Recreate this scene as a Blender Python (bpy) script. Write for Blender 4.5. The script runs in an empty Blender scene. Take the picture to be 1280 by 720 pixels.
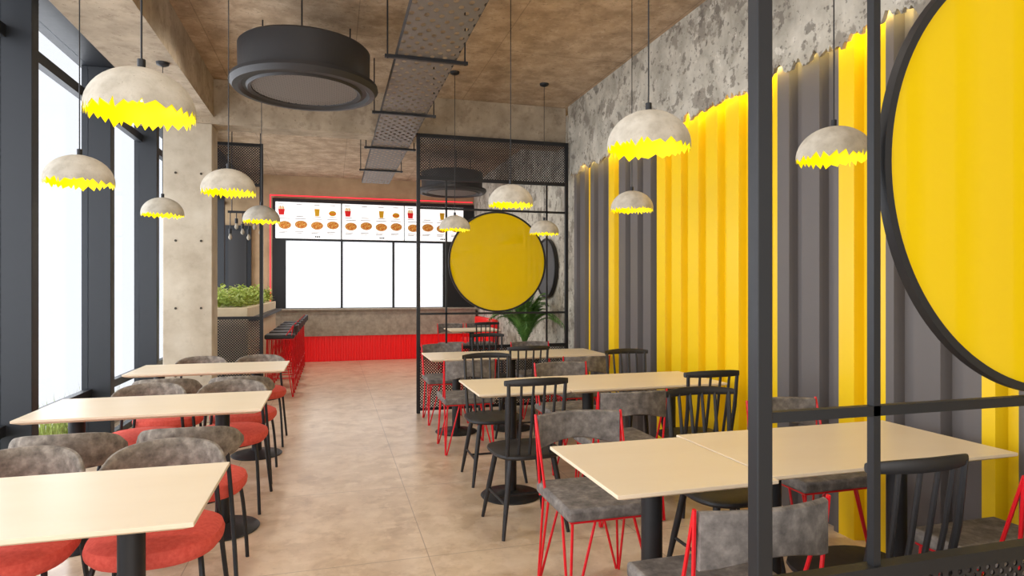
import bpy, math, random
from mathutils import Vector
random.seed(7)
C=bpy.context
scn=C.scene
scn.view_settings.view_transform='Standard'
COL=scn.collection

# ---------------------------------------------------------------- materials
def L(c):
    o=[]
    for x in c:
        x=x/255.0
        o.append(x/12.92 if x<=.04045 else ((x+.055)/1.055)**2.4)
    return (*o,1)
def base(name):
    m=bpy.data.materials.new(name); m.use_nodes=True
    return m,m.node_tree.nodes,m.node_tree.links,m.node_tree.nodes['Principled BSDF']
def plain(name,c,rough=.5,metal=0,emit=0,ec=None,spec=.5):
    m,N,K,P=base(name)
    P.inputs['Base Color'].default_value=L(c); P.inputs['Roughness'].default_value=rough
    P.inputs['Metallic'].default_value=metal
    P.inputs['Specular IOR Level'].default_value=spec
    t=N.new('ShaderNodeTexCoord'); n=N.new('ShaderNodeTexNoise'); n.inputs['Scale'].default_value=35
    K.new(t.outputs['Object'],n.inputs['Vector'])
    mr=N.new('ShaderNodeMapRange'); mr.inputs['To Min'].default_value=max(rough-.05,.02); mr.inputs['To Max'].default_value=min(rough+.05,1)
    K.new(n.outputs['Fac'],mr.inputs['Value']); K.new(mr.outputs['Result'],P.inputs['Roughness'])
    if emit:
        P.inputs['Emission Color'].default_value=L(ec or c); P.inputs['Emission Strength'].default_value=emit
    return m
def noisy(name,stops,scale=3,rough=.8,bump=.1,detail=8,stretch=(1,1,1),spots=None,spec=.3,lines=None,distort=0):
    m,N,K,P=base(name)
    P.inputs['Roughness'].default_value=rough; P.inputs['Specular IOR Level'].default_value=spec
    t=N.new('ShaderNodeTexCoord'); mp=N.new('ShaderNodeMapping'); mp.inputs['Scale'].default_value=stretch
    K.new(t.outputs['Object'],mp.inputs['Vector'])
    n=N.new('ShaderNodeTexNoise'); n.inputs['Scale'].default_value=scale; n.inputs['Detail'].default_value=detail
    n.inputs['Roughness'].default_value=.62; n.inputs['Distortion'].default_value=distort
    K.new(mp.outputs['Vector'],n.inputs['Vector'])
    r=N.new('ShaderNodeValToRGB'); e=r.color_ramp.elements
    e[0].position=stops[0][0]; e[0].color=L(stops[0][1]); e[1].position=stops[-1][0]; e[1].color=L(stops[-1][1])
    for p,c in stops[1:-1]:
        x=e.new(p); x.color=L(c)
    K.new(n.outputs['Fac'],r.inputs['Fac'])
    out=r.outputs['Color']
    for sp in (spots if isinstance(spots,list) else ([spots] if spots else [])):
        sc,lo,hi,c,amt=sp
        n2=N.new('ShaderNodeTexNoise'); n2.inputs['Scale'].default_value=sc; n2.inputs['Detail'].default_value=7; n2.inputs['Roughness'].default_value=.65
        K.new(t.outputs['Object'],n2.inputs['Vector'])
        mr=N.new('ShaderNodeMapRange'); mr.inputs['From Min'].default_value=lo; mr.inputs['From Max'].default_value=hi
        mr.inputs['To Max'].default_value=amt
        K.new(n2.outputs['Fac'],mr.inputs['Value'])
        mx=N.new('ShaderNodeMix'); mx.data_type='RGBA'; mx.inputs['B'].default_value=L(c)
        K.new(mr.outputs['Result'],mx.inputs['Factor']); K.new(out,mx.inputs['A']); out=mx.outputs['Result']
    if lines:
        c=lines['color']; sep=N.new('ShaderNodeSeparateXYZ'); K.new(t.outputs['Object'],sep.inputs[0]); acc=None
        for ax,off,per,hw in lines['set']:
            a=N.new('ShaderNodeMath'); a.operation='ADD'; a.inputs[1].default_value=-off+100*per+per/2; K.new(sep.outputs[ax],a.inputs[0])
            d=N.new('ShaderNodeMath'); d.operation='DIVIDE'; d.inputs[1].default_value=per; K.new(a.outputs[0],d.inputs[0])
            f=N.new('ShaderNodeMath'); f.operation='FRACT'; K.new(d.outputs[0],f.inputs[0])
            s=N.new('ShaderNodeMath'); s.operation='SUBTRACT'; s.inputs[1].default_value=.5; K.new(f.outputs[0],s.inputs[0])
            b=N.new('ShaderNodeMath'); b.operation='ABSOLUTE'; K.new(s.outputs[0],b.inputs[0])
            l=N.new('ShaderNodeMath'); l.operation='LESS_THAN'; l.inputs[1].default_value=hw/per; K.new(b.outputs[0],l.inputs[0])
            if acc is None: acc=l.outputs[0]
            else:
                q=N.new('ShaderNodeMath'); q.operation='MAXIMUM'; K.new(acc,q.inputs[0]); K.new(l.outputs[0],q.inputs[1]); acc=q.outputs[0]
        am=N.new('ShaderNodeMath'); am.operation='MULTIPLY'; am.inputs[1].default_value=lines.get('amt',.6); K.new(acc,am.inputs[0])
        mx=N.new('ShaderNodeMix'); mx.data_type='RGBA'; mx.inputs['B'].default_value=L(c)
        K.new(am.outputs[0],mx.inputs['Factor']); K.new(out,mx.inputs['A']); out=mx.outputs['Result']
    K.new(out,P.inputs['Base Color'])
    if bump:
        b=N.new('ShaderNodeBump'); b.inputs['Strength'].default_value=bump; b.inputs['Distance'].default_value=.02
        K.new(n.outputs['Fac'],b.inputs['Height']); K.new(b.outputs['Normal'],P.inputs['Normal'])
    return m
def perf(name,c,axes,pitch,hole,rough=.5,metal=.3,ell=1.0,rot=True):
    m,N,K,P=base(name)
    P.inputs['Base Color'].default_value=L(c); P.inputs['Roughness'].default_value=rough; P.inputs['Metallic'].default_value=metal
    t=N.new('ShaderNodeTexCoord'); s=N.new('ShaderNodeSeparateXYZ'); K.new(t.outputs['Object'],s.inputs[0])
    cb=N.new('ShaderNodeCombineXYZ'); K.new(s.outputs[axes[0]],cb.inputs[0]); K.new(s.outputs[axes[1]],cb.inputs[1])
    m1=N.new('ShaderNodeMapping'); m1.inputs['Scale'].default_value=(1,ell,1); K.new(cb.outputs[0],m1.inputs['Vector'])
    mp=N.new('ShaderNodeMapping'); mp.inputs['Rotation'].default_value=(0,0,math.pi/4 if rot else 0); K.new(m1.outputs[0],mp.inputs['Vector'])
    v=N.new('ShaderNodeTexVoronoi'); v.voronoi_dimensions='2D'; v.inputs['Randomness'].default_value=0; v.inputs['Scale'].default_value=1/pitch
    K.new(mp.outputs[0],v.inputs['Vector'])
    g=N.new('ShaderNodeMath'); g.operation='GREATER_THAN'; g.inputs[1].default_value=hole; K.new(v.outputs['Distance'],g.inputs[0])
    K.new(g.outputs[0],P.inputs['Alpha'])
    return m
def glassmat(name,tint=(250,252,255),gl=.06):
    m=bpy.data.materials.new(name); m.use_nodes=True; N=m.node_tree.nodes; K=m.node_tree.links; N.clear()
    o=N.new('ShaderNodeOutputMaterial'); t=N.new('ShaderNodeBsdfTransparent'); t.inputs[0].default_value=L(tint)
    g=N.new('ShaderNodeBsdfGlossy'); g.inputs['Roughness'].default_value=.02
    mx=N.new('ShaderNodeMixShader'); mx.inputs[0].default_value=gl
    K.new(t.outputs[0],mx.inputs[1]); K.new(g.outputs[0],mx.inputs[2]); K.new(mx.outputs[0],o.inputs[0]); return m

M={}
M['floor']=noisy('floor_stone',[(.32,(186,160,132)),(.5,(208,184,156)),(.68,(224,203,177))],scale=4,rough=.28,bump=.015,detail=12,
   spots=[(7,.51,.66,(232,214,190),.55),(1.3,.5,.68,(192,164,134),.4),(26,.57,.7,(172,146,120),.45),(3.5,.488,.505,(232,210,186),.25)],spec=.5,
   lines={'color':(126,104,86),'set':[(0,.485,1.2,.0025),(1,2.1,1.2,.0025)],'amt':.6},distort=.5)
M['ceil']=noisy('ceiling_boarded_concrete',[(.3,(148,128,105)),(.5,(182,159,133)),(.7,(206,185,159))],scale=4.5,rough=.92,bump=.35,detail=12,
   spots=[(8,.5,.66,(140,120,100),.5),(2,.5,.7,(192,164,132),.35),(34,.58,.66,(116,100,86),.6),(14,.58,.7,(212,196,172),.5)],
   lines={'color':(110,94,78),'set':[(0,.2,1.25,.004),(1,.8,2.4,.004)],'amt':.5},distort=.2)
M['conc']=noisy('cast_concrete',[(.3,(172,159,140)),(.5,(194,183,164)),(.7,(210,201,184))],scale=2.5,rough=.85,bump=.08,spots=[(9,.56,.76,(158,145,126),.4),(40,.64,.7,(130,118,102),.5)])
M['conc_cool']=noisy('beam_concrete',[(.3,(152,139,120)),(.55,(180,165,144)),(.75,(200,186,165))],scale=3.5,rough=.92,bump=.3,spots=[(12,.52,.66,(132,118,101),.55),(28,.62,.68,(108,97,84),.6)])
M['plaster']=noisy('peeling_plaster',[(.32,(154,149,137)),(.5,(188,183,170)),(.72,(216,211,198))],scale=4,rough=.95,bump=.5,detail=12,
   spots=[(3.2,.55,.585,(140,133,122),.8),(9,.57,.6,(120,114,105),.75),(22,.6,.64,(94,89,82),.7),(7,.62,.65,(228,223,211),.6)],stretch=(1,1,.8),distort=.3)
M['backwall']=noisy('back_wall_plaster',[(.3,(165,140,108)),(.7,(198,172,138))],scale=2,rough=.9,bump=.05)
M['frame']=plain('charcoal_window_metal',(36,39,44),.5,.2)
M['black']=plain('black_metal',(36,37,40),.45,.3)
M['blackwood']=plain('black_stained_wood',(34,33,35),.5)
M['duct']=plain('dark_grey_duct_metal',(54,53,54),.5,.2)
M['ygrill']=plain('yellow_lacquer',(240,200,12),.34)
M['ggrill']=plain('grey_lacquer',(98,93,92),.5)
M['red']=plain('red_lacquer_self_lit',(236,22,26),.4,0,.12,(255,20,20))  # faint emission added to brighten the red; the lacquer is no lamp
M['redwire']=plain('red_wire',(220,20,34),.35)
M['coral']=noisy('coral_fabric',[(.3,(208,78,66)),(.7,(228,100,86))],scale=60,rough=.85,bump=.04,spec=.25)
M['greyfab']=noisy('mottled_grey_velvet',[(.3,(92,84,77)),(.5,(126,117,107)),(.7,(158,148,136))],scale=26,rough=.85,bump=.1)
M['greyseat']=noisy('mottled_grey_upholstery',[(.3,(88,84,81)),(.5,(118,112,108)),(.7,(148,142,136))],scale=22,rough=.8,bump=.1)
M['top']=noisy('beige_laminate',[(.3,(233,215,187)),(.7,(238,222,196))],scale=1.5,rough=.38,bump=0,stretch=(1,3,1),spec=.4)
M['shell']=noisy('eggshell_concrete',[(.3,(168,160,146)),(.5,(190,183,169)),(.75,(212,206,194))],scale=12,rough=.95,bump=.3,spots=[(24,.58,.7,(152,144,130),.5),(60,.63,.68,(126,118,106),.45)])
M['inner']=plain('glowing_yellow_enamel',(236,222,0),.5,0,.5,(246,232,0))
M['bulb']=plain('warm_bulb',(255,235,180),.4,0,5,(255,220,150))
M['mesh']=perf('black_perforated_sheet',(44,43,46),(0,2),.022,.32)
M['meshfine']=perf('diffuser_perforated_sheet',(136,128,122),(0,1),.026,.33,.6,.1)
M['tray']=perf('galvanised_tray',(118,112,106),(0,1),.066,.26,.5,.3,.6)
M['glass']=glassmat('window_glass')
M['frost']=plain('backlit_frosted_glass',(245,247,250),.5,0,.75,(240,247,255))
M['menu']=plain('menu_screen_white',(250,250,250),.4,0,.7,(255,255,255))
M['pizza']=noisy('pizza_print',[(.35,(206,58,28)),(.5,(236,150,50)),(.65,(246,214,120))],scale=28,rough=.5,bump=0,detail=2)
M['crust']=plain('crust_print',(224,164,92),.6)
M['txt']=plain('menu_print_dark',(50,48,48),.6)
M['txtg']=plain('menu_print_grey',(160,156,156),.6)
M['orange']=plain('orange_print',(242,184,20),.5)
M['redled']=plain('red_led_tube',(255,40,60),.5,0,1.2,(255,40,60))
M['led']=plain('warm_led_strip',(255,225,120),.5,0,60,(255,226,140))
M['leaf']=noisy('leaf_green',[(.3,(48,90,38)),(.7,(104,150,68))],scale=8,rough=.5,bump=0)
M['leaf2']=noisy('leaf_light_green',[(.3,(128,148,58)),(.7,(192,204,108))],scale=8,rough=.5,bump=0)
M['soil']=noisy('potting_soil',[(.3,(50,38,28)),(.7,(80,62,46))],scale=40,rough=1,bump=.3)
M['pot']=noisy('grey_stone_pot',[(.3,(140,132,120)),(.7,(178,168,152))],scale=12,rough=.8,bump=.1)
M['pale']=noisy('pale_plaster_box',[(.3,(214,196,164)),(.7,(228,212,182))],scale=6,rough=.85,bump=.05)
M['dark']=plain('tie_hole_shadow_grey',(70,64,56),.9)
m,N,K,P=base('translucent_yellow_acrylic')
P.inputs['Base Color'].default_value=L((240,208,8)); P.inputs['Roughness'].default_value=.06; P.inputs['Coat Weight'].default_value=.6
tl=N.new('ShaderNodeBsdfTranslucent'); tl.inputs[0].default_value=L((252,226,20))
m0=N.new('ShaderNodeMixShader'); m0.inputs[0].default_value=.12; K.new(P.outputs[0],m0.inputs[1]); K.new(tl.outputs[0],m0.inputs[2])
tr=N.new('ShaderNodeBsdfTransparent'); tr.inputs[0].default_value=L((255,238,110)); mx=N.new('ShaderNodeMixShader'); mx.inputs[0].default_value=.15
K.new(m0.outputs[0],mx.inputs[1]); K.new(tr.outputs[0],mx.inputs[2]); K.new(mx.outputs[0],N['Material Output'].inputs[0])
M['ydisc']=m

# ---------------------------------------------------------------- mesh builder
class MB:
    def __init__(s): s.v=[]; s.f=[]
    def box(s,x0,x1,y0,y1,z0,z1):
        n=len(s.v)
        s.v+=[(x0,y0,z0),(x1,y0,z0),(x1,y1,z0),(x0,y1,z0),(x0,y0,z1),(x1,y0,z1),(x1,y1,z1),(x0,y1,z1)]
        s.f+=[tuple(n+i for i in q) for q in [(0,3,2,1),(4,5,6,7),(0,1,5,4),(1,2,6,5),(2,3,7,6),(3,0,4,7)]]
        return s
    def tube(s,pts,r,seg=8,closed=False):
        P=[Vector(p) for p in pts]; k=len(P); n0=len(s.v)
        rr=r if isinstance(r,(list,tuple)) else [r]*k
        up=None
        for i in range(k):
            if closed: t=(P[(i+1)%k]-P[i-1]).normalized()
            else: t=(P[min(i+1,k-1)]-P[max(i-1,0)]).normalized()
            if up is None:
                up=Vector((0,0,1)) if abs(t.z)<.9 else Vector((1,0,0))
            a=(up-t*up.dot(t)).normalized(); b=t.cross(a); up=a
            for j in range(seg):
                w=2*math.pi*j/seg
                s.v.append(tuple(P[i]+(a*math.cos(w)+b*math.sin(w))*rr[i]))
        for i in range(k if closed else k-1):
            for j in range(seg):
                a0=n0+i*seg; a1=n0+((i+1)%k)*seg
                s.f.append((a0+j,a0+(j+1)%seg,a1+(j+1)%seg,a1+j))
        if not closed:
            s.f.append(tuple(n0+j for j in range(seg))[::-1]); s.f.append(tuple(n0+(k-1)*seg+j for j in range(seg)))
        return s
    def lathe(s,prof,seg=32,c=(0,0,0),sq=0):
        n0=len(s.v); k=len(prof)
        for r,z in prof:
            for j in range(seg):
                w=2*math.pi*j/seg; f=1
                if sq: f=1/((abs(math.cos(w))**sq+abs(math.sin(w))**sq)**(1/sq))
                s.v.append((c[0]+r*f*math.cos(w),c[1]+r*f*math.sin(w),c[2]+z))
        for i in range(k-1):
            for j in range(seg):
                s.f.append((n0+i*seg+j,n0+i*seg+(j+1)%seg,n0+(i+1)*seg+(j+1)%seg,n0+(i+1)*seg+j))
        s.f.append(tuple(n0+j for j in range(seg))[::-1]); s.f.append(tuple(n0+(k-1)*seg+j for j in range(seg)))
        return s
    def disc_y(s,cx,cz,r,y0,y1,seg=64):
        n=len(s.v)
        for y in (y0,y1):
            for j in range(seg):
                w=2*math.pi*j/seg; s.v.append((cx+r*math.cos(w),y,cz+r*math.sin(w)))
        s.f.append(tuple(n+j for j in range(seg))); s.f.append(tuple(n+seg+j for j in range(seg))[::-1])
        for j in range(seg): s.f.append((n+j,n+seg+j,n+seg+(j+1)%seg,n+(j+1)%seg))
        return s
    def band(s,fn,n,seg=10,sup=2.6):
        n0=len(s.v)
        for i in range(n+1):
            c,d,ht,hh=fn(i/n); c=Vector(c); d=Vector(d)
            for j in range(seg):
                w=2*math.pi*j/seg; cw,sw=math.cos(w),math.sin(w)
                cx=math.copysign(abs(cw)**(2/sup),cw); sx=math.copysign(abs(sw)**(2/sup),sw)
                s.v.append(tuple(c+d*ht*cx+Vector((0,0,1))*hh*sx))
        for i in range(n):
            for j in range(seg):
                s.f.append((n0+i*seg+j,n0+i*seg+(j+1)%seg,n0+(i+1)*seg+(j+1)%seg,n0+(i+1)*seg+j))
        s.f.append(tuple(n0+j for j in range(seg))[::-1]); s.f.append(tuple(n0+n*seg+j for j in range(seg)))
        return s
    def obj(s,name,mat,parent=None,loc=(0,0,0),smooth=True,bevel=0,label=None):
        me=bpy.data.meshes.new(name); me.from_pydata(s.v,[],s.f); me.update()
        import bmesh
        bm=bmesh.new(); bm.from_mesh(me); bmesh.ops.recalc_face_normals(bm,faces=bm.faces); bm.to_mesh(me); bm.free()
        me.materials.append(M[mat] if isinstance(mat,str) else mat)
        if smooth:
            me.shade_smooth(); me.set_sharp_from_angle(angle=math.radians(38))
        o=bpy.data.objects.new(name,me); COL.objects.link(o); o.location=loc
        if parent: o.parent=parent
        if bevel:
            b=o.modifiers.new('b','BEVEL'); b.width=bevel; b.segments=2; b.limit_method='ANGLE'
        if label: o['label']=label
        return o
def root(name,label,cat,loc=(0,0,0),group=None,rz=0):
    e=bpy.data.objects.new(name,None); COL.objects.link(e); e.location=loc; e.rotation_euler=(0,0,rz); e.empty_display_size=.1
    tag(e,label,cat,group); return e
def tag(o,label,cat,group=None,kind=None):
    o['label']=label; o['category']=cat
    if group: o['group']=group
    if kind: o['kind']=kind
    return o
def dup(r,loc,rz=0,label=None):
    n=r.copy(); COL.objects.link(n); n.location=loc; n.rotation_euler=(0,0,rz)
    if label: n['label']=label
    def rec(a,b):
        for c in a.children:
            d=c.copy(); COL.objects.link(d); d.parent=b; rec(c,d)
    rec(r,n); return n
def struct(o,label,cat='room'):
    return tag(o,label,cat,kind='structure')

XR=2.86; XL=-2.0; ZC=3.6; YB=13.0; YF=-2.6
PI=math.pi
# ---------------------------------------------------------------- shell
struct(MB().box(-2.3,3.0,YF,YB+.2,-.1,0).obj('floor','floor',smooth=False),'pale warm beige stone-look tiled floor','floor')
struct(MB().box(-2.3,3.0,YF,YB+.2,ZC,ZC+.15).obj('ceiling','ceil',smooth=False),'warm brown board-marked concrete ceiling','ceiling')
wr=struct(MB().box(XR,XR+.14,YF,YB,0,ZC).obj('wall_right','plaster',smooth=False),'grey peeling plaster wall with corrugated cladding','wall')
struct(MB().box(-2.3,3.0,YB,YB+.2,0,ZC).obj('wall_back','backwall',smooth=False),'tan plastered wall behind the serving hatch','wall')
PT=.26
def corr(y):
    f=(y%PT)/PT
    if f<.56: return 1
    if f<.62: return 1-(f-.56)/.06
    if f<.94: return 0
    return (f-.94)/.06
def corr_panel(y0,y1,z0,z1,xa,depth):
    ys={y0,y1}; k=math.floor(y0/PT)-1
    while k*PT<y1+PT:
        for q in (0,.56,.62,.94):
            y=(k+q)*PT
            if y0+.001<y<y1-.001: ys.add(y)
        k+=1
    ys=sorted(ys); mb=MB()
    for y in ys:
        x=xa-depth*corr(y+1e-6); mb.v+=[(x,y,z0),(x,y,z1)]
    for i in range(len(ys)-1):
        mb.f.append((2*i,2*i+2,2*i+3,2*i+1))
    return mb
st=[(-.6,.55,'g'),(.55,.9,'y'),(.9,1.55,'g'),(1.55,1.7,'y'),(1.7,2.02,'g'),(2.02,2.14,'y'),(2.14,2.65,'g'),(2.65,2.97,'y'),(2.97,3.49,'g'),(3.49,5.09,'y'),(5.09,5.89,'g'),(5.89,6.11,'y'),(6.11,6.60,'g'),(6.60,6.73,'y'),(6.73,7.1,'g')]
for a,b,c in st:
    corr_panel(a,b,0.0,2.95,XR-.005,.055).obj('corrugated_panel','ygrill' if c=='y' else 'ggrill',wr,smooth=False,label=('yellow' if c=='y' else 'grey')+' corrugated metal panel')
mb=MB(); n=560; y0=-.6; y1=7.14
zz=[]; cur=0; slow=0
for i in range(n+1):
    cur=cur*.55+random.uniform(-.026,.026); slow=slow*.93+random.uniform(-.012,.012); y=y0+(y1-y0)*i/n
    zz.append(min(2.79+cur+slow,2.845))
for i in range(n+1):
    y=y0+(y1-y0)*i/n
    mb.v+=[(2.735,y,zz[i]),(2.735,y,ZC),(2.765,y,zz[i]+.01),(2.765,y,ZC)]
for i in range(n):
    a=4*i; b=a+4
    mb.f+=[(a,b,b+1,a+1),(a+2,a+3,b+3,b+2),(a,a+2,b+2,b)]
mb.f+=[(0,1,3,2),(4*n,4*n+2,4*n+3,4*n+1)]
mb.obj('plaster_band','plaster',wr,smooth=False,label='rough peeling grey plaster band with ragged lower edge')
MB().box(2.766,2.774,y0,7.1,2.86,2.875).obj('led_strip','led',wr,smooth=False,label='warm hidden light strip')
struct(MB().box(-1.7,-1.2,YF,7.2,3.2,ZC-.001).obj('ceiling_beam','conc_cool',smooth=False),'rough concrete beam running beside the windows','beam')
struct(MB().box(-2.0,2.73,7.2,7.5,3.13,ZC-.001).obj('ceiling_beam','conc_cool',smooth=False),'rough concrete cross beam over the dining room','beam')
col=struct(MB().box(-1.68,-1.215,7.2,7.52,0,3.13).obj('column','conc',smooth=False,bevel=.008),'pale cast concrete column with tie holes','column')
for x in (-1.56,-1.32):
    for z in (.5,1.2,1.9,2.6):
        MB().disc_y(x,z,.012,7.193,7.2,16).obj('tie_hole','dark',col,smooth=False)
struct(MB().box(XL-.08,-1.72,YF,YB,3.3,ZC-.001).obj('wall_left','frame',smooth=False),'dark metal header above the glazed side wall','wall')
struct(MB().box(-1.12,2.85,12.93,12.995,2.37,3.15).obj('trim_1','black',smooth=False),'black fascia panel behind the menu screens','trim')
dr=struct(MB().box(-1.98,-1.5,12.93,12.995,0,2.6).obj('door_1','frame',smooth=False),'dark metal framed glazed door in tan wall','door')
MB().box(-1.90,-1.58,12.92,12.929,.15,2.5).obj('glass_panel','duct',dr,smooth=False,label='dark glass panel')
ys=[-1.22,.25,1.72,3.19,4.66,6.13,7.6,9.07,10.54,12.0]
for i,y in enumerate(ys):
    r=MB().box(XL-.05,-1.83,y,y+.10,0,3.3).obj('window_%d'%(i+1),'frame',smooth=False,bevel=.004)
    struct(r,'charcoal metal window bay with tall clear glass','window')
    y2=(ys[i+1] if i<len(ys)-1 else YB)
    MB().box(XL-.03,XL+.03,y+.10,y2,.48,.55).obj('transom','frame',r,smooth=False)
    MB().box(XL-.03,XL+.03,y+.10,y2,2.98,3.06).obj('transom','frame',r,smooth=False)
    MB().box(XL-.03,XL+.03,y+.10,y2,0,.06).obj('transom','frame',r,smooth=False)
    MB().box(XL-.004,XL+.004,y+.10,y2,.06,3.3).obj('glass_pane','glass',r,smooth=False)
# ---------------------------------------------------------------- partition screens
def screen(Y,label):
    r=root('partition_screen',label,'screen',(0,Y,0),'black disc screens')
    for x in (.925,2.70):
        MB().box(x-.020,x+.020,-.018,.018,0,3.15).obj('post','black',r,smooth=False,bevel=.003)
    for x in (1.243,2.45):
        MB().box(x-.010,x+.010,-.010,.010,.75,2.65).obj('slim_upright','black',r,smooth=False)
    for z in (3.13,2.65):
        MB().box(.946,2.679,-.015,.015,z-.02,z+.02).obj('rail','black',r,smooth=False)
    for z in (2.312,1.118):
        MB().box(.946,2.679,-.010,.010,z-.012,z+.012).obj('slim_rail','black',r,smooth=False)
    MB().box(.946,2.679,-.018,.018,.715,.75).obj('rail','black',r,smooth=False)
    MB().box(.946,2.679,-.015,.015,.03,.06).obj('rail','black',r,smooth=False)
    MB().box(.946,2.679,-.002,.002,2.67,3.11).obj('mesh_panel','mesh',r,smooth=False,label='black perforated metal panel')
    MB().box(.946,2.679,-.002,.002,.06,.715).obj('mesh_panel','mesh',r,smooth=False,label='black perforated metal panel')
    MB().disc_y(1.85,1.715,.568,-.005,.005,96).obj('disc','ydisc',r,label='glossy yellow round panel')
    mb=MB(); n=128
    for i in range(n):
        w=2*math.pi*i/n
        for rr,yy in ((.566,-.012),(.586,-.012),(.586,.012),(.566,.012)):
            mb.v.append((1.85+rr*math.cos(w),yy,1.715+rr*math.sin(w)))
    for i in range(n):
        for j in range(4):
            mb.f.append((4*i+j,4*i+(j+1)%4,4*((i+1)%n)+(j+1)%4,4*((i+1)%n)+j))
    mb.obj('ring','black',r)
    return r
screen(7.1,'black metal screen with round yellow disc beside a palm'); screen(1.21,'black metal screen with round yellow disc and mesh base')
r=root('bar_screen','black metal frame with perforated panels beside the planter','screen',(0,8.15,0))
for x in (-.83,-1.6): MB().box(x-.02,x+.02,-.02,.02,0,3.15).obj('post','black',r,smooth=False)
for z in (3.13,2.65,1.05,.05): MB().box(-1.58,-.85,-.015,.015,z-.018,z+.018).obj('rail','black',r,smooth=False)
MB().box(-1.58,-.85,-.002,.002,2.67,3.11).obj('mesh_panel','mesh',r,smooth=False)
MB().box(-1.58,-.85,-.002,.002,.07,1.03).obj('mesh_panel','mesh',r,smooth=False)

# ---------------------------------------------------------------- tables
def table(x0,x1,y0,y1,peds,label,group):
    cx=(x0+x1)/2; cy=(y0+y1)/2
    r=root('dining_table',label,'table',(cx,cy,0),group)
    hx=(x1-x0)/2; hy=(y1-y0)/2
    mb=MB()
    for ix,z in ((0,.75),(0,.737),(.035,.722)):
        mb.v+=[(-hx+ix,-hy+ix,z),(hx-ix,-hy+ix,z),(hx-ix,hy-ix,z),(-hx+ix,hy-ix,z)]
    mb.f+=[(0,1,2,3),(11,10,9,8)]
    for a in (0,4):
        for j in range(4): mb.f.append((a+j,a+(j+1)%4,a+4+(j+1)%4,a+4+j))
    mb.obj('table_top','top',r,smooth=False,bevel=.002,label='pale beige laminate top')
    for p in peds:
        MB().tube([(p-cx,0,.02),(p-cx,0,.70)],.04,20).obj('pedestal','black',r)
        MB().lathe([(.20,0),(.205,.006),(.195,.014),(.08,.024),(.055,.04)],36,(p-cx,0,0)).obj('foot','black',r)
        MB().box(p-cx-.12,p-cx+.12,-.12,.12,.70,.721).obj('mounting_plate','black',r,smooth=False)
TL='long beige table on black pedestals beside the windows'
for y in (1.95,3.68,5.40): table(-1.54,-.376,y,y+.645,(-.62,-1.36),TL,'window side tables')
for y in (1.83,3.80,5.77):
    table(.87,1.475,y,y+.65,(1.165,),'small square beige table on a black pedestal','wall side tables')
    table(1.485,2.64,y+.04 if y<2 else y,y+.69 if y<2 else y+.65,(1.73,2.38),'long beige table beside the corrugated wall','wall side tables')
table(1.75,2.55,9.6,10.25,(2.15,),'beige table beyond the disc screen',None)

# ---------------------------------------------------------------- chairs
def bez(a,b,c,n=8):
    a,b,c=Vector(a),Vector(b),Vector(c)
    return [tuple(a*(1-t)**2+b*2*t*(1-t)+c*t*t) for t in [i/n for i in range(n+1)]]
def cafe_chair(loc,rz,label):
    r=root('cafe_chair',label,'chair',loc,'coral seated cafe chairs',rz)
    MB().lathe([(.17,.42),(.212,.426),(.228,.446),(.231,.465),(.224,.487),(.195,.503),(.11,.509)],40,sq=2.4).obj('seat','coral',r,label='round coral fabric seat cushion')
    def fn(t):
        s=2*t-1; w=math.radians(-90+70*s); R=.236
        d=(math.cos(w),math.sin(w),0)
        e=(1-abs(s)**5)
        hh=.080*max(e,.12)**.6*(1-.14*s*s)
        return ((R*math.cos(w),R*math.sin(w)*1.0-.01,.688+.018*(1-s*s)),d,.020*max(e,.3)**.5,hh)
    MB().band(fn,28,14).obj('backrest','greyfab',r,label='curved mottled grey upholstered backrest')
    for sx in (-1,1):
        MB().tube(bez((sx*.17,.12,.43),(sx*.19,.18,.38),(sx*.205,.205,0)),.010,8).obj('leg','black',r)
        MB().tube(bez((sx*.225,-.25,0),(sx*.19,-.15,.42),(sx*.165,-.185,.72),12),.010,8).obj('leg','black',r)
    pts=[(.17*math.cos(2*math.pi*i/24),.17*math.sin(2*math.pi*i/24)-.01,.415) for i in range(24)]
    MB().tube(pts,.010,8,True).obj('seat_frame','black',r)
    return r
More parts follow.
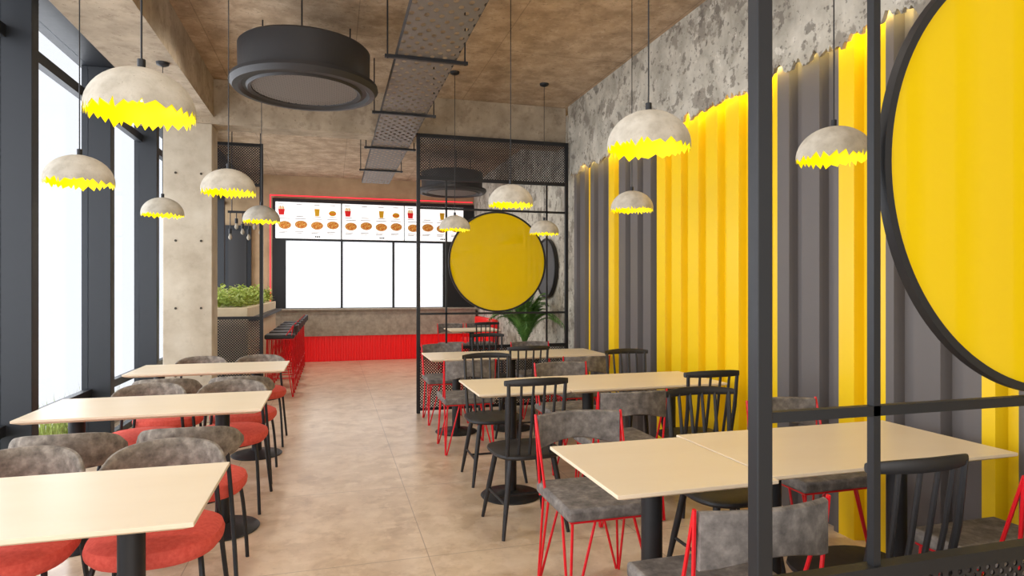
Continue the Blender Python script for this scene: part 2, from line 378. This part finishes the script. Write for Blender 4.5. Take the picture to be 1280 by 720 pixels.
def wire_chair(loc,rz,label,h=.45,group='red wire chairs'):
    r=root('wire_chair' if h<.5 else 'bar_stool',label,'chair' if h<.5 else 'stool',loc,group,rz)
    g=.22 if h<.5 else .18
    MB().box(-g,g,-g,g,h-.025,h+.03).obj('seat','greyseat' if h<.5 else 'blackwood',r,bevel=.014,label='thick mottled grey padded seat' if h<.5 else 'black padded seat')
    bz=h+.265 if h<.5 else h+.10; hb=.085 if h<.5 else .05
    mb=MB(); n=18; th=.014
    for i in range(n+1):
        s=2*i/n-1; x=s*(g-.008); y=-g-.04+.05*s*s; zt=bz+hb-.006*s*s; zb=bz-hb+ (.035*(1-s*s)**1.5 if h<.5 else 0)
        for yy,z in ((y-th,zb+.006),(y-th,zt-.006),(y-th*.4,zt),(y+th*.4,zt),(y+th,zt-.006),(y+th,zb+.006),(y+th*.4,zb),(y-th*.4,zb)):
            mb.v.append((x,yy,z))
    for i in range(n):
        for j in range(8): mb.f.append((8*i+j,8*i+(j+1)%8,8*(i+1)+(j+1)%8,8*(i+1)+j))
    mb.f+=[tuple(range(8)),tuple(8*n+j for j in range(8))[::-1]]
    mb.obj('backrest','greyseat' if h<.5 else 'blackwood',r,label='mottled grey curved backrest panel' if h<.5 else None)
    w=.0065
    for sx in (-1,1):
        mb=MB()
        mb.tube([(sx*(g-.01),-g+.04,h-.03),(sx*(g+.004),-g+.008,bz+hb)],w,6)
        mb.tube([(sx*(g-.01),-g+.13,h-.03),(sx*(g+.004),-g+.008,bz+hb)],w,6)
        mb.obj('back_support','redwire',r,label='bent red wire back support')
    for sx in (-1,1):
        for sy in (-1,1):
            mb=MB(); f=(sx*(g-.01),sy*(g-.01),.006)
            mb.tube([(sx*(g-.02),sy*(g-.13),h-.03),(f[0]+0,f[1]-sy*.01,.006)],w,6)
            mb.tube([(sx*(g-.13),sy*(g-.02),h-.03),(f[0]-sx*.01,f[1],.006)],w,6)
            mb.tube([(sx*(g-.03),sy*(g-.03),h-.03),(f[0],f[1],.006)],w,6)
            mb.obj('leg','redwire',r,label='red hairpin wire leg')
    mb=MB(); z=h-.03; k=g-.02
    mb.tube([(-k,-k,z),(k,-k,z),(k,k,z),(-k,k,z)],w,6,True)
    mb.obj('seat_frame','redwire',r)
    if h>.5:
        q=g-.005
        MB().tube([(-q,-q,.25),(q,-q,.25),(q,q,.25),(-q,q,.25)],w,6,True).obj('footrest','redwire',r)
    return r
def spindle_chair(loc,rz,label):
    r=root('spindle_chair',label,'chair',loc,'black spindle back chairs',rz)
    MB().lathe([(.17,.43),(.200,.436),(.208,.447),(.206,.458),(.19,.464),(.10,.458)],36,sq=3.2).obj('seat','blackwood',r,label='black rounded wooden seat')
    for sx in (-1,1):
        for sy in (-1,1):
            MB().tube([(sx*.13,sy*.13,.44),(sx*.168,sy*.168,.2),(sx*.198,sy*.20,0)],[.017,.016,.010],10).obj('leg','blackwood',r)
        MB().tube([(sx*.168,-.172,.18),(sx*.168,.172,.18)],.008,8).obj('stretcher','blackwood',r)
    MB().tube([(-.168,0,.18),(.168,0,.18)],.008,8).obj('stretcher','blackwood',r)
    def top(s): return (s*.192,-.25+.04*s*s,.884-.006*s*s)
    def fn(t):
        s=2*t-1; p=top(s)
        return (p,Vector((-.4*s,-1,0)).normalized(),.010,.022*(1-.3*abs(s)**3))
    MB().band(fn,20,10,3).obj('top_rail','blackwood',r,label='curved black top rail')
    for i in range(6):
        s=-.9+1.8*i/5; p=top(s); rr=1.35 if i in (0,5) else 1
        MB().tube([(s*.178,-.175+.02*s*s,.455),((s*.178+p[0])/2,(-.175+p[1])/2-.004,.67),p],[.009*rr,.009*rr,.008*rr],8).obj('spindle','blackwood',r)
    return r
LC='grey curved-back chair with coral seat at a window table'
c0=cafe_chair((-.64,2.67,0),PI,LC)
for x in (-.64,-1.14):
    for y,rz in ((2.67,PI),(3.36,0),(4.41,PI),(5.08,0),(6.12,PI)):
        if (x,y)==(-.64,2.67): continue
        dup(c0,(x,y,0),rz+random.uniform(-.05,.05))
RW='grey padded chair with red wire legs'
BS='black spindle-back chair'
w0=wire_chair((1.165,2.68,0),PI,RW+' at a square table')
for x,y,rz,e in [(2.38,2.72,PI,' by corrugated wall'),(1.18,1.74,0,' at a square table'),(2.38,1.72,0,' by corrugated wall'),
    (1.80,4.66,PI,' at a long table'),(1.72,3.62,0,' at a long table'),(1.12,5.44,0,' by disc screen'),(1.15,6.62,PI,' by disc screen'),
    (2.2,5.48,0,' by disc screen'),(2.16,6.64,PI,' by disc screen'),(1.95,10.52,PI,' beyond a screen'),(2.45,10.52,PI,' beyond a screen')]:
    dup(w0,(x,y,0),rz,RW+e)
s0=spindle_chair((1.79,2.60,0),PI,BS+' at a long beige table')
for x,y,rz,e in [(1.71,1.71,0,' at a long beige table'),(1.10,3.60,.06,' at a square beige table'),(2.26,3.62,0,' at a long beige table'),
    (1.15,4.55,PI,' at a square beige table'),(2.34,4.55,PI,' beside the corrugated wall'),(1.66,5.50,0,' beside the disc screen'),(1.66,6.64,PI,' beside the disc screen'),(2.2,9.36,.1,' beyond the disc screen')]:
    dup(s0,(x,y,0),rz,BS+e)
b0=wire_chair((-.66,8.75,0),PI/2,'red wire bar stool with black seat at the bar',.78,'bar stools')
for i in range(1,6): dup(b0,(-.66,8.75+.62*i,0),PI/2)

# ---------------------------------------------------------------- bar, planter, counter
r=root('bar_planter','pale half wall planter filled with light green leaves','planter',(0,0,0))
MB().box(-1.62,-1.0,8.3,12.2,0,1.17).obj('planter_box','pale',r,smooth=False,bevel=.01)
mb=MB()
for i in range(4200):
    x=random.uniform(-1.58,-1.04); y=random.uniform(8.34,12.1)
    hh=.16+.08*math.sin(x*17+y*5)+.05*math.sin(y*13+1); z=1.17+random.random()*hh
    a=random.uniform(0,6.28); l=random.uniform(.04,.08); tx=random.uniform(-.4,1.2)
    d=Vector((math.cos(a),math.sin(a),tx)).normalized()*l; s=Vector((-math.sin(a),math.cos(a),0))*l*.35; p=Vector((x,y,z)); n=len(mb.v)
    mb.v+=[tuple(p),tuple(p+d*.5+s),tuple(p+d),tuple(p+d*.5-s)]; mb.f.append((n,n+1,n+2,n+3))
mb.obj('foliage','leaf2',r,smooth=False)
MB().box(-1.0,-.90,8.4,12.2,1.0,1.04).obj('bar_ledge','blackwood',r,smooth=False)
def corrx(x0,x1,y,z0,z1):
    mb=MB(); k=0; x=x0
    while x<x1-1e-6:
        xe=min(x+.05,x1); yy=y-(.02 if k%2 else 0); n=len(mb.v)
        mb.v+=[(x,yy,z0),(xe-.008,yy,z0),(xe-.008,yy,z1),(x,yy,z1)]; mb.f.append((n,n+1,n+2,n+3))
        y2=y-(.02 if not k%2 else 0); n=len(mb.v)
        mb.v+=[(xe-.008,yy,z0),(xe,y2,z0),(xe,y2,z1),(xe-.008,yy,z1)]; mb.f.append((n,n+1,n+2,n+3))
        x=xe; k+=1
    return mb
r=root('serving_counter','concrete serving counter with red corrugated base','counter',(0,0,0))
MB().box(-1.2,2.8,12.55,12.92,.49,.985).obj('counter_body','pot',r,smooth=False,label='grey concrete upper counter')
MB().box(-.9,2.8,12.60,12.92,0,.485).obj('counter_base','red',r,smooth=False)
corrx(-.9,2.8,12.59,.01,.485).obj('red_cladding','red',r,smooth=False,label='red corrugated cladding')
MB().box(-1.22,2.82,12.5,12.92,.985,1.01).obj('worktop','pot',r,smooth=False)
r=root('serving_hatch','black framed serving hatch with backlit frosted panes','serving hatch',(0,0,0))
for x0,x1 in ((-1.12,-.875),(.15,.19),(1.16,1.20),(2.19,2.85)):
    MB().box(x0,x1,12.9,12.99,1.02,2.33).obj('frame_upright','black',r,smooth=False)
for x0,x1 in ((-.875,.15),(.19,1.16),(1.20,2.19)):
    MB().box(x0,x1,12.95,12.97,1.02,2.33).obj('pane','frost',r,smooth=False,label='bright frosted glass pane')
MB().box(-1.12,2.85,12.9,12.99,1.01,1.02).obj('frame_rail','black',r,smooth=False)
MB().box(-1.12,2.85,12.9,12.99,2.33,2.36).obj('frame_rail','black',r,smooth=False)
xs=[-1.07,.165,1.395,2.62]
for i in range(3):
    x0=xs[i]+.012; x1=xs[i+1]-.012; w=x1-x0
    r=tag(MB().box(x0,x1,12.86,12.925,2.372,3.07).obj('menu_board','menu',smooth=False),'bright white menu screen with rows of pizza pictures above the hatch','menu','menu screens')
    yf=12.858
    def ln(a,b,z,h=.012,mt='txtg'): MB().box(a,b,yf-.002,yf,z,z+h).obj('printed_line',mt,r,smooth=False)
    for k in range(4):
        cx=x0+w*(.14+.245*k); cz=2.625+.015*(k%2)
        c=MB().disc_y(0,0,.115,-.002,0,28).obj('pizza_picture','crust',r,loc=(cx,yf,cz)); c.scale=(1,1,.68)
        c=MB().disc_y(0,0,.092,-.003,0,28).obj('pizza_topping','pizza',r,loc=(cx,yf-.001,cz)); c.scale=(1,1,.64)
        ln(cx-.11,cx+.05,2.495); ln(cx-.11,cx+.02,2.47); ln(cx-.11,cx+.10,2.745)
    for k,f in enumerate((.09,.36,.63,.87)):
        cx=x0+w*f
        if k==0:
            mb=MB(); mb.v=[(cx-.045,yf-.002,2.82),(cx+.045,yf-.002,2.82),(cx+.06,yf-.002,2.93),(cx-.06,yf-.002,2.93)]; mb.f=[(0,1,2,3)]
            mb.obj('fries_box_picture','red',r,smooth=False)
            for q in range(5): MB().box(cx-.05+.021*q,cx-.036+.021*q,yf-.002,yf,2.93,2.98+.015*(q%2)).obj('fries_picture','orange',r,smooth=False)
        elif k==2:
            mb=MB(); mb.v=[(cx-.035,yf-.002,2.81),(cx+.035,yf-.002,2.81),(cx+.05,yf-.002,2.95),(cx-.05,yf-.002,2.95)]; mb.f=[(0,1,2,3)]
            mb.obj('cup_picture','orange',r,smooth=False)
        elif k==3:
            o=MB().disc_y(0,0,.07,-.002,0,20).obj('burger_picture','orange',r,loc=(cx,yf,2.87)); o.scale=(1,1,.75)
            MB().box(cx-.07,cx+.07,yf-.004,yf,2.855,2.868).obj('burger_filling','red',r,smooth=False)
        ln(cx-.06,cx+.08,2.79); ln(cx-.06,cx+.05,3.02)
    for q in range(3): ln(x0+w*.6+q*.035,x0+w*.6+.024+q*.035,2.395,.03,'txt')
r=root('neon_frame','thin glowing red light line framing the menu screens','light')
MB().box(-1.16,-1.14,12.84,12.86,1.02,3.18).obj('neon_tube','redled',r,smooth=False)
MB().box(-1.16,2.8,12.84,12.86,3.18,3.2).obj('neon_tube','redled',r,smooth=False)

# ---------------------------------------------------------------- ceiling items
r=root('cable_tray','grey perforated metal tray hung below the ceiling','cable tray',(0,0,0))
MB().box(.45,.88,.5,10.4,3.1,3.103).obj('tray_bottom','tray',r,smooth=False)
for x in (.447,.88): MB().box(x,x+.003,.5,10.4,3.1,3.16).obj('tray_side','duct',r,smooth=False)
for y in (1.6,3.1,4.62,6.13,7.69,9.17):
    MB().box(.36,.97,y-.014,y+.014,3.075,3.098).obj('support_bar','black',r,smooth=False)
    for x in (.38,.95):
        MB().tube([(x,y,3.07),(x,y,ZC)],.006,8).obj('hanger_rod','black',r)
def diffuser(x,y,label,z=3.0):
    r=root('round_diffuser',label,'ceiling diffuser',(x,y,z),'round ceiling diffusers')
    MB().lathe([(.38,.05),(.5,.05),(.505,.30),(.49,.315),(.3,.32)],64).obj('drum','duct',r,label='dark grey metal drum')
    mb=MB(); n=64; prof=[(.40,.02),(.405,-.018),(.43,-.03),(.445,-.012),(.475,-.008),(.50,-.03),(.54,-.026),(.568,.012),(.563,.04),(.50,.052)]
    for q in prof:
        for j in range(n):
            w=2*PI*j/n; mb.v.append((q[0]*math.cos(w),q[0]*math.sin(w),q[1]))
    for i in range(len(prof)-1):
        for j in range(n): mb.f.append((i*n+j,i*n+(j+1)%n,(i+1)*n+(j+1)%n,(i+1)*n+j))
    mb.obj('rim','duct',r,label='stepped dark rim')
    MB().lathe([(.402,-.012),(.402,-.009)],48).obj('perforated_plate','meshfine',r,label='grey perforated plate')
    for k in range(3):
        w=2*PI*k/3+.5
        MB().tube([(.4*math.cos(w),.4*math.sin(w),.3),(.4*math.cos(w),.4*math.sin(w),ZC-z)],.006,8).obj('hanger_rod','black',r)
    return r
diffuser(-.21,5.3,'large dark round ceiling diffuser hung over the aisle')
diffuser(1.9,10.3,'large dark round ceiling diffuser beyond the disc screen')

def pendant(x,y,zr,D,top,label):
    r=root('pendant_lamp',label,'lamp',(x,y,zr),'eggshell pendant lamps')
    R=D/2; H=.43*D; k=D/.33
    n=168; ctrl=[]; a=0.0
    while a<n-2.5:
        ctrl.append((a,(random.uniform(-.002,.010) if len(ctrl)%2 else random.uniform(-.024,-.006))*k)); a+=random.choice((1,2,2,3,4,5))
    if len(ctrl)%2: ctrl.pop()
    ctrl.append((n,ctrl[0][1])); edge=[]; q=0
    for j in range(n):
        while ctrl[q+1][0]<=j: q+=1
        (a0,b0),(a1,b1)=ctrl[q],ctrl[q+1]; edge.append(b0+(b1-b0)*(j-a0)/(a1-a0))
    e1=[v-.004*k for v in edge]
    e2=[v-.008*k for v in edge]
    def shell(rad,ed,Hh):
        mb=MB(); Kk=12
        for i in range(Kk+1):
            for j in range(n):
                w=2*PI*j/n
                if i<Kk:
                    ph=(PI/2)*(i/Kk); rr=rad*math.sin(max(ph,.06)); z=Hh*math.cos(ph)
                    if i==0: z=Hh
                    if i==Kk-1: z=max(z,.018*k)
                else:
                    rr=rad*.998; z=ed[j]
                mb.v.append((rr*math.cos(w),rr*math.sin(w),z))
        for i in range(Kk):
            for j in range(n): mb.f.append((i*n+j,i*n+(j+1)%n,(i+1)*n+(j+1)%n,(i+1)*n+j))
        mb.f.append(tuple(range(n)))
        return mb
    shell(R,e1,H).obj('shade','shell',r,label='cracked off-white eggshell-like dome shade')
    shell(R*.978,e2,H*.975).obj('inner_shade','inner',r,label='glowing yellow jagged inner shell')
    MB().tube([(0,0,H-.005),(0,0,H+.03)],.012,12).obj('socket_cap','black',r)
    MB().tube([(0,0,H),(0,0,top-zr-.02)],.003,6).obj('cord','black',r)
    MB().lathe([(.02,0),(.045,.012),(.05,.03)],20,(0,0,top-zr-.03)).obj('canopy','black',r)
    MB().lathe([(.004,-.03),(.02,-.022),(.027,0),(.02,.022),(.01,.04)],16,(0,0,H-.07)).obj('bulb','bulb',r)
PW='off-white cracked eggshell pendant lamp over a window table'
PR='off-white cracked eggshell pendant lamp over a wall side table'
for x,y,z,t in ((-.57,2.19,1.955,ZC),(-1.225,3.64,1.945,3.2),(-1.30,5.57,1.996,3.2),(-.60,4.09,1.99,ZC),(-.60,5.9,2.0,ZC)):
    pendant(x,y,z,.308,t,PW)
for x,y,z in ((1.16,2.17,1.95),(2.17,2.33,2.0),(1.2,4.25,2.0),(2.15,4.28,2.0),(1.19,6.3,2.01),(2.18,6.4,2.0)):
    pendant(x,y,z,.315,ZC,PR)
r=root('bulb_cluster_lamp','cluster of bare bulbs on a black bracket above the bar','lamp',(-1.13,9.0,0))
MB().box(-.2,.25,-.012,.012,2.40,2.43).obj('bracket','black',r,smooth=False)
for x in (-.15,.2): MB().tube([(x,0,2.42),(x,0,ZC)],.006,8).obj('rod','black',r)
for i in range(6):
    x=-.17+.075*i; z=2.08+.07*((i*2)%3)
    MB().tube([(x,0,z+.06),(x,0,2.41)],.006,6).obj('cord','black',r)
    MB().tube([(x,0,z+.045),(x,0,z+.11)],.020,10).obj('lamp_socket','black',r)
    MB().lathe([(.004,-.035),(.02,-.022),(.026,0),(.014,.035),(.01,.05)],14,(x,0,z)).obj('bulb','pot',r)

# ---------------------------------------------------------------- plants
r=root('potted_palm','tall leafy green palm in a grey pot behind the disc screen','plant',(2.42,7.9,0))
MB().lathe([(.14,0),(.17,.02),(.20,.6),(.21,.62),(.19,.62),(.18,.58)],32).obj('pot','pot',r)
MB().lathe([(.18,.56),(.17,.585)],24).obj('soil','soil',r)
mb=MB()
for k in range(52):
    a=2*PI*k/52+random.uniform(-.2,.2); Ln=random.uniform(.85,1.3)
    mxr=.40/max(abs(math.cos(a)),.6)
    hor0=random.uniform(.2,1)*mxr; pts=[]
    for i in range(16):
        t=i/15; hor=hor0*(.35*t+.65*t*t); z=.58+Ln*.88*(t-(.08+.38*hor0/.42)*t*t*t)
        pts.append(Vector((hor*math.cos(a),hor*math.sin(a),z)))
    mb.tube([tuple(p) for p in pts],.004,5)
    s=Vector((-math.sin(a),math.cos(a),0))
    for i in range(4,16):
        d=(pts[i]-pts[i-1]).normalized()
        for q in (-1,1):
            for h in (0,.5):
                p=pts[i]*(1-h)+pts[i-1]*h; l=.15*math.sin(PI*min((i-3)/13,1)*.9+.15)+.025
                tip=p+s*q*l*.6+d*l*.7+Vector((0,0,-.03)); w=d*.011; n=len(mb.v)
                mb.v+=[tuple(p-w),tuple(p+w),tuple(tip)]; mb.f.append((n,n+1,n+2))
mb.v=[(min(v[0],.41),v[1],v[2]) for v in mb.v]
mb.obj('fronds','leaf',r,smooth=False)
r=root('outdoor_planter','low grass planting outside the window glass','plant',(-2.35,4.5,0))
MB().box(-.17,.17,-2.5,3.5,-.1,.1).obj('planter_box','pot',r,smooth=False)
mb=MB()
for i in range(2200):
    x=random.uniform(-.15,.15); y=random.uniform(-2.4,3.4); a=random.uniform(0,6.28); h=random.uniform(.14,.34); n=len(mb.v)
    dx,dy=.006*math.cos(a),.006*math.sin(a)
    mb.v+=[(x-dx,y-dy,.1),(x+dx,y+dy,.1),(x+random.uniform(-.08,.08),y+random.uniform(-.1,.1),.1+h)]; mb.f.append((n,n+1,n+2))
mb.obj('grass','leaf2',r,smooth=False)
r=root('wall_disc','round dark grey disc with black rim on plaster wall','wall decor',(XR,8.2,1.68))
mb=MB()
for x in (-.05,-.001):
    for j in range(48):
        w=2*PI*j/48; mb.v.append((x,.4*math.cos(w),.4*math.sin(w)))
mb.f+=[tuple(range(48)),tuple(range(48,96))[::-1]]+[(j,48+j,48+(j+1)%48,(j+1)%48) for j in range(48)]
mb.obj('disc','duct',r)
MB().tube([(-.05,.4*math.cos(2*PI*j/48),.4*math.sin(2*PI*j/48)) for j in range(48)],.015,8,True).obj('rim','black',r)
r=root('banquette','red padded banquette against the plaster wall','sofa',(2.62,11.6,0))
MB().box(-.2,.2,-.7,.7,.05,.44).obj('seat','red',r,bevel=.03)
MB().box(.1,.22,-.7,.7,.44,.85).obj('backrest','red',r,bevel=.03)

# ---------------------------------------------------------------- lights
W=bpy.data.worlds.new('world'); scn.world=W; W.use_nodes=True
W.node_tree.nodes['Background'].inputs[0].default_value=(.98,.985,1,1); W.node_tree.nodes['Background'].inputs[1].default_value=1.2
def area(loc,rot,sx,sy,P,c):
    l=bpy.data.lights.new('daylight_and_fill','AREA'); l.shape='RECTANGLE'; l.size=sx; l.size_y=sy; l.energy=P; l.color=c
    o=bpy.data.objects.new('daylight_and_fill',l); COL.objects.link(o); o.location=loc; o.rotation_euler=rot; return o
area((-3.6,5.0,1.9),(0,-PI/2,0),3.6,14,600,(.99,.985,.98))  # daylight entering by the side windows
area((.3,-3.4,1.9),(PI/2,0,0),5.2,3.2,120,(1,.97,.93))  # added fill from the open room end behind the camera
def pt(x,y,z,P,c=(1,.91,.79),rad=.06):
    l=bpy.data.lights.new('fill_spot','SPOT'); l.energy=P; l.color=c; l.shadow_soft_size=rad; l.spot_size=math.radians(150); l.spot_blend=.8  # fill spots added under the ceiling to brighten the room, no real fittings
    o=bpy.data.objects.new('fill_spot',l); COL.objects.link(o); o.location=(x,y,z)
for x in (-.6,1.4):
    for y,p in ((1,42),(3.2,48),(5.4,52),(8.8,64),(11.2,75)): pt(x,y,3.55,p*(.86 if x>0 else 1.08))
# ---------------------------------------------------------------- camera
cd=bpy.data.cameras.new('camera'); cam=bpy.data.objects.new('camera',cd); COL.objects.link(cam)
cd.sensor_width=36; cd.lens=36*787/1280; cd.clip_start=.05
cam.location=(0,0,1.41); cam.rotation_euler=(PI/2,0,-math.atan(224/787))
scn.camera=cam
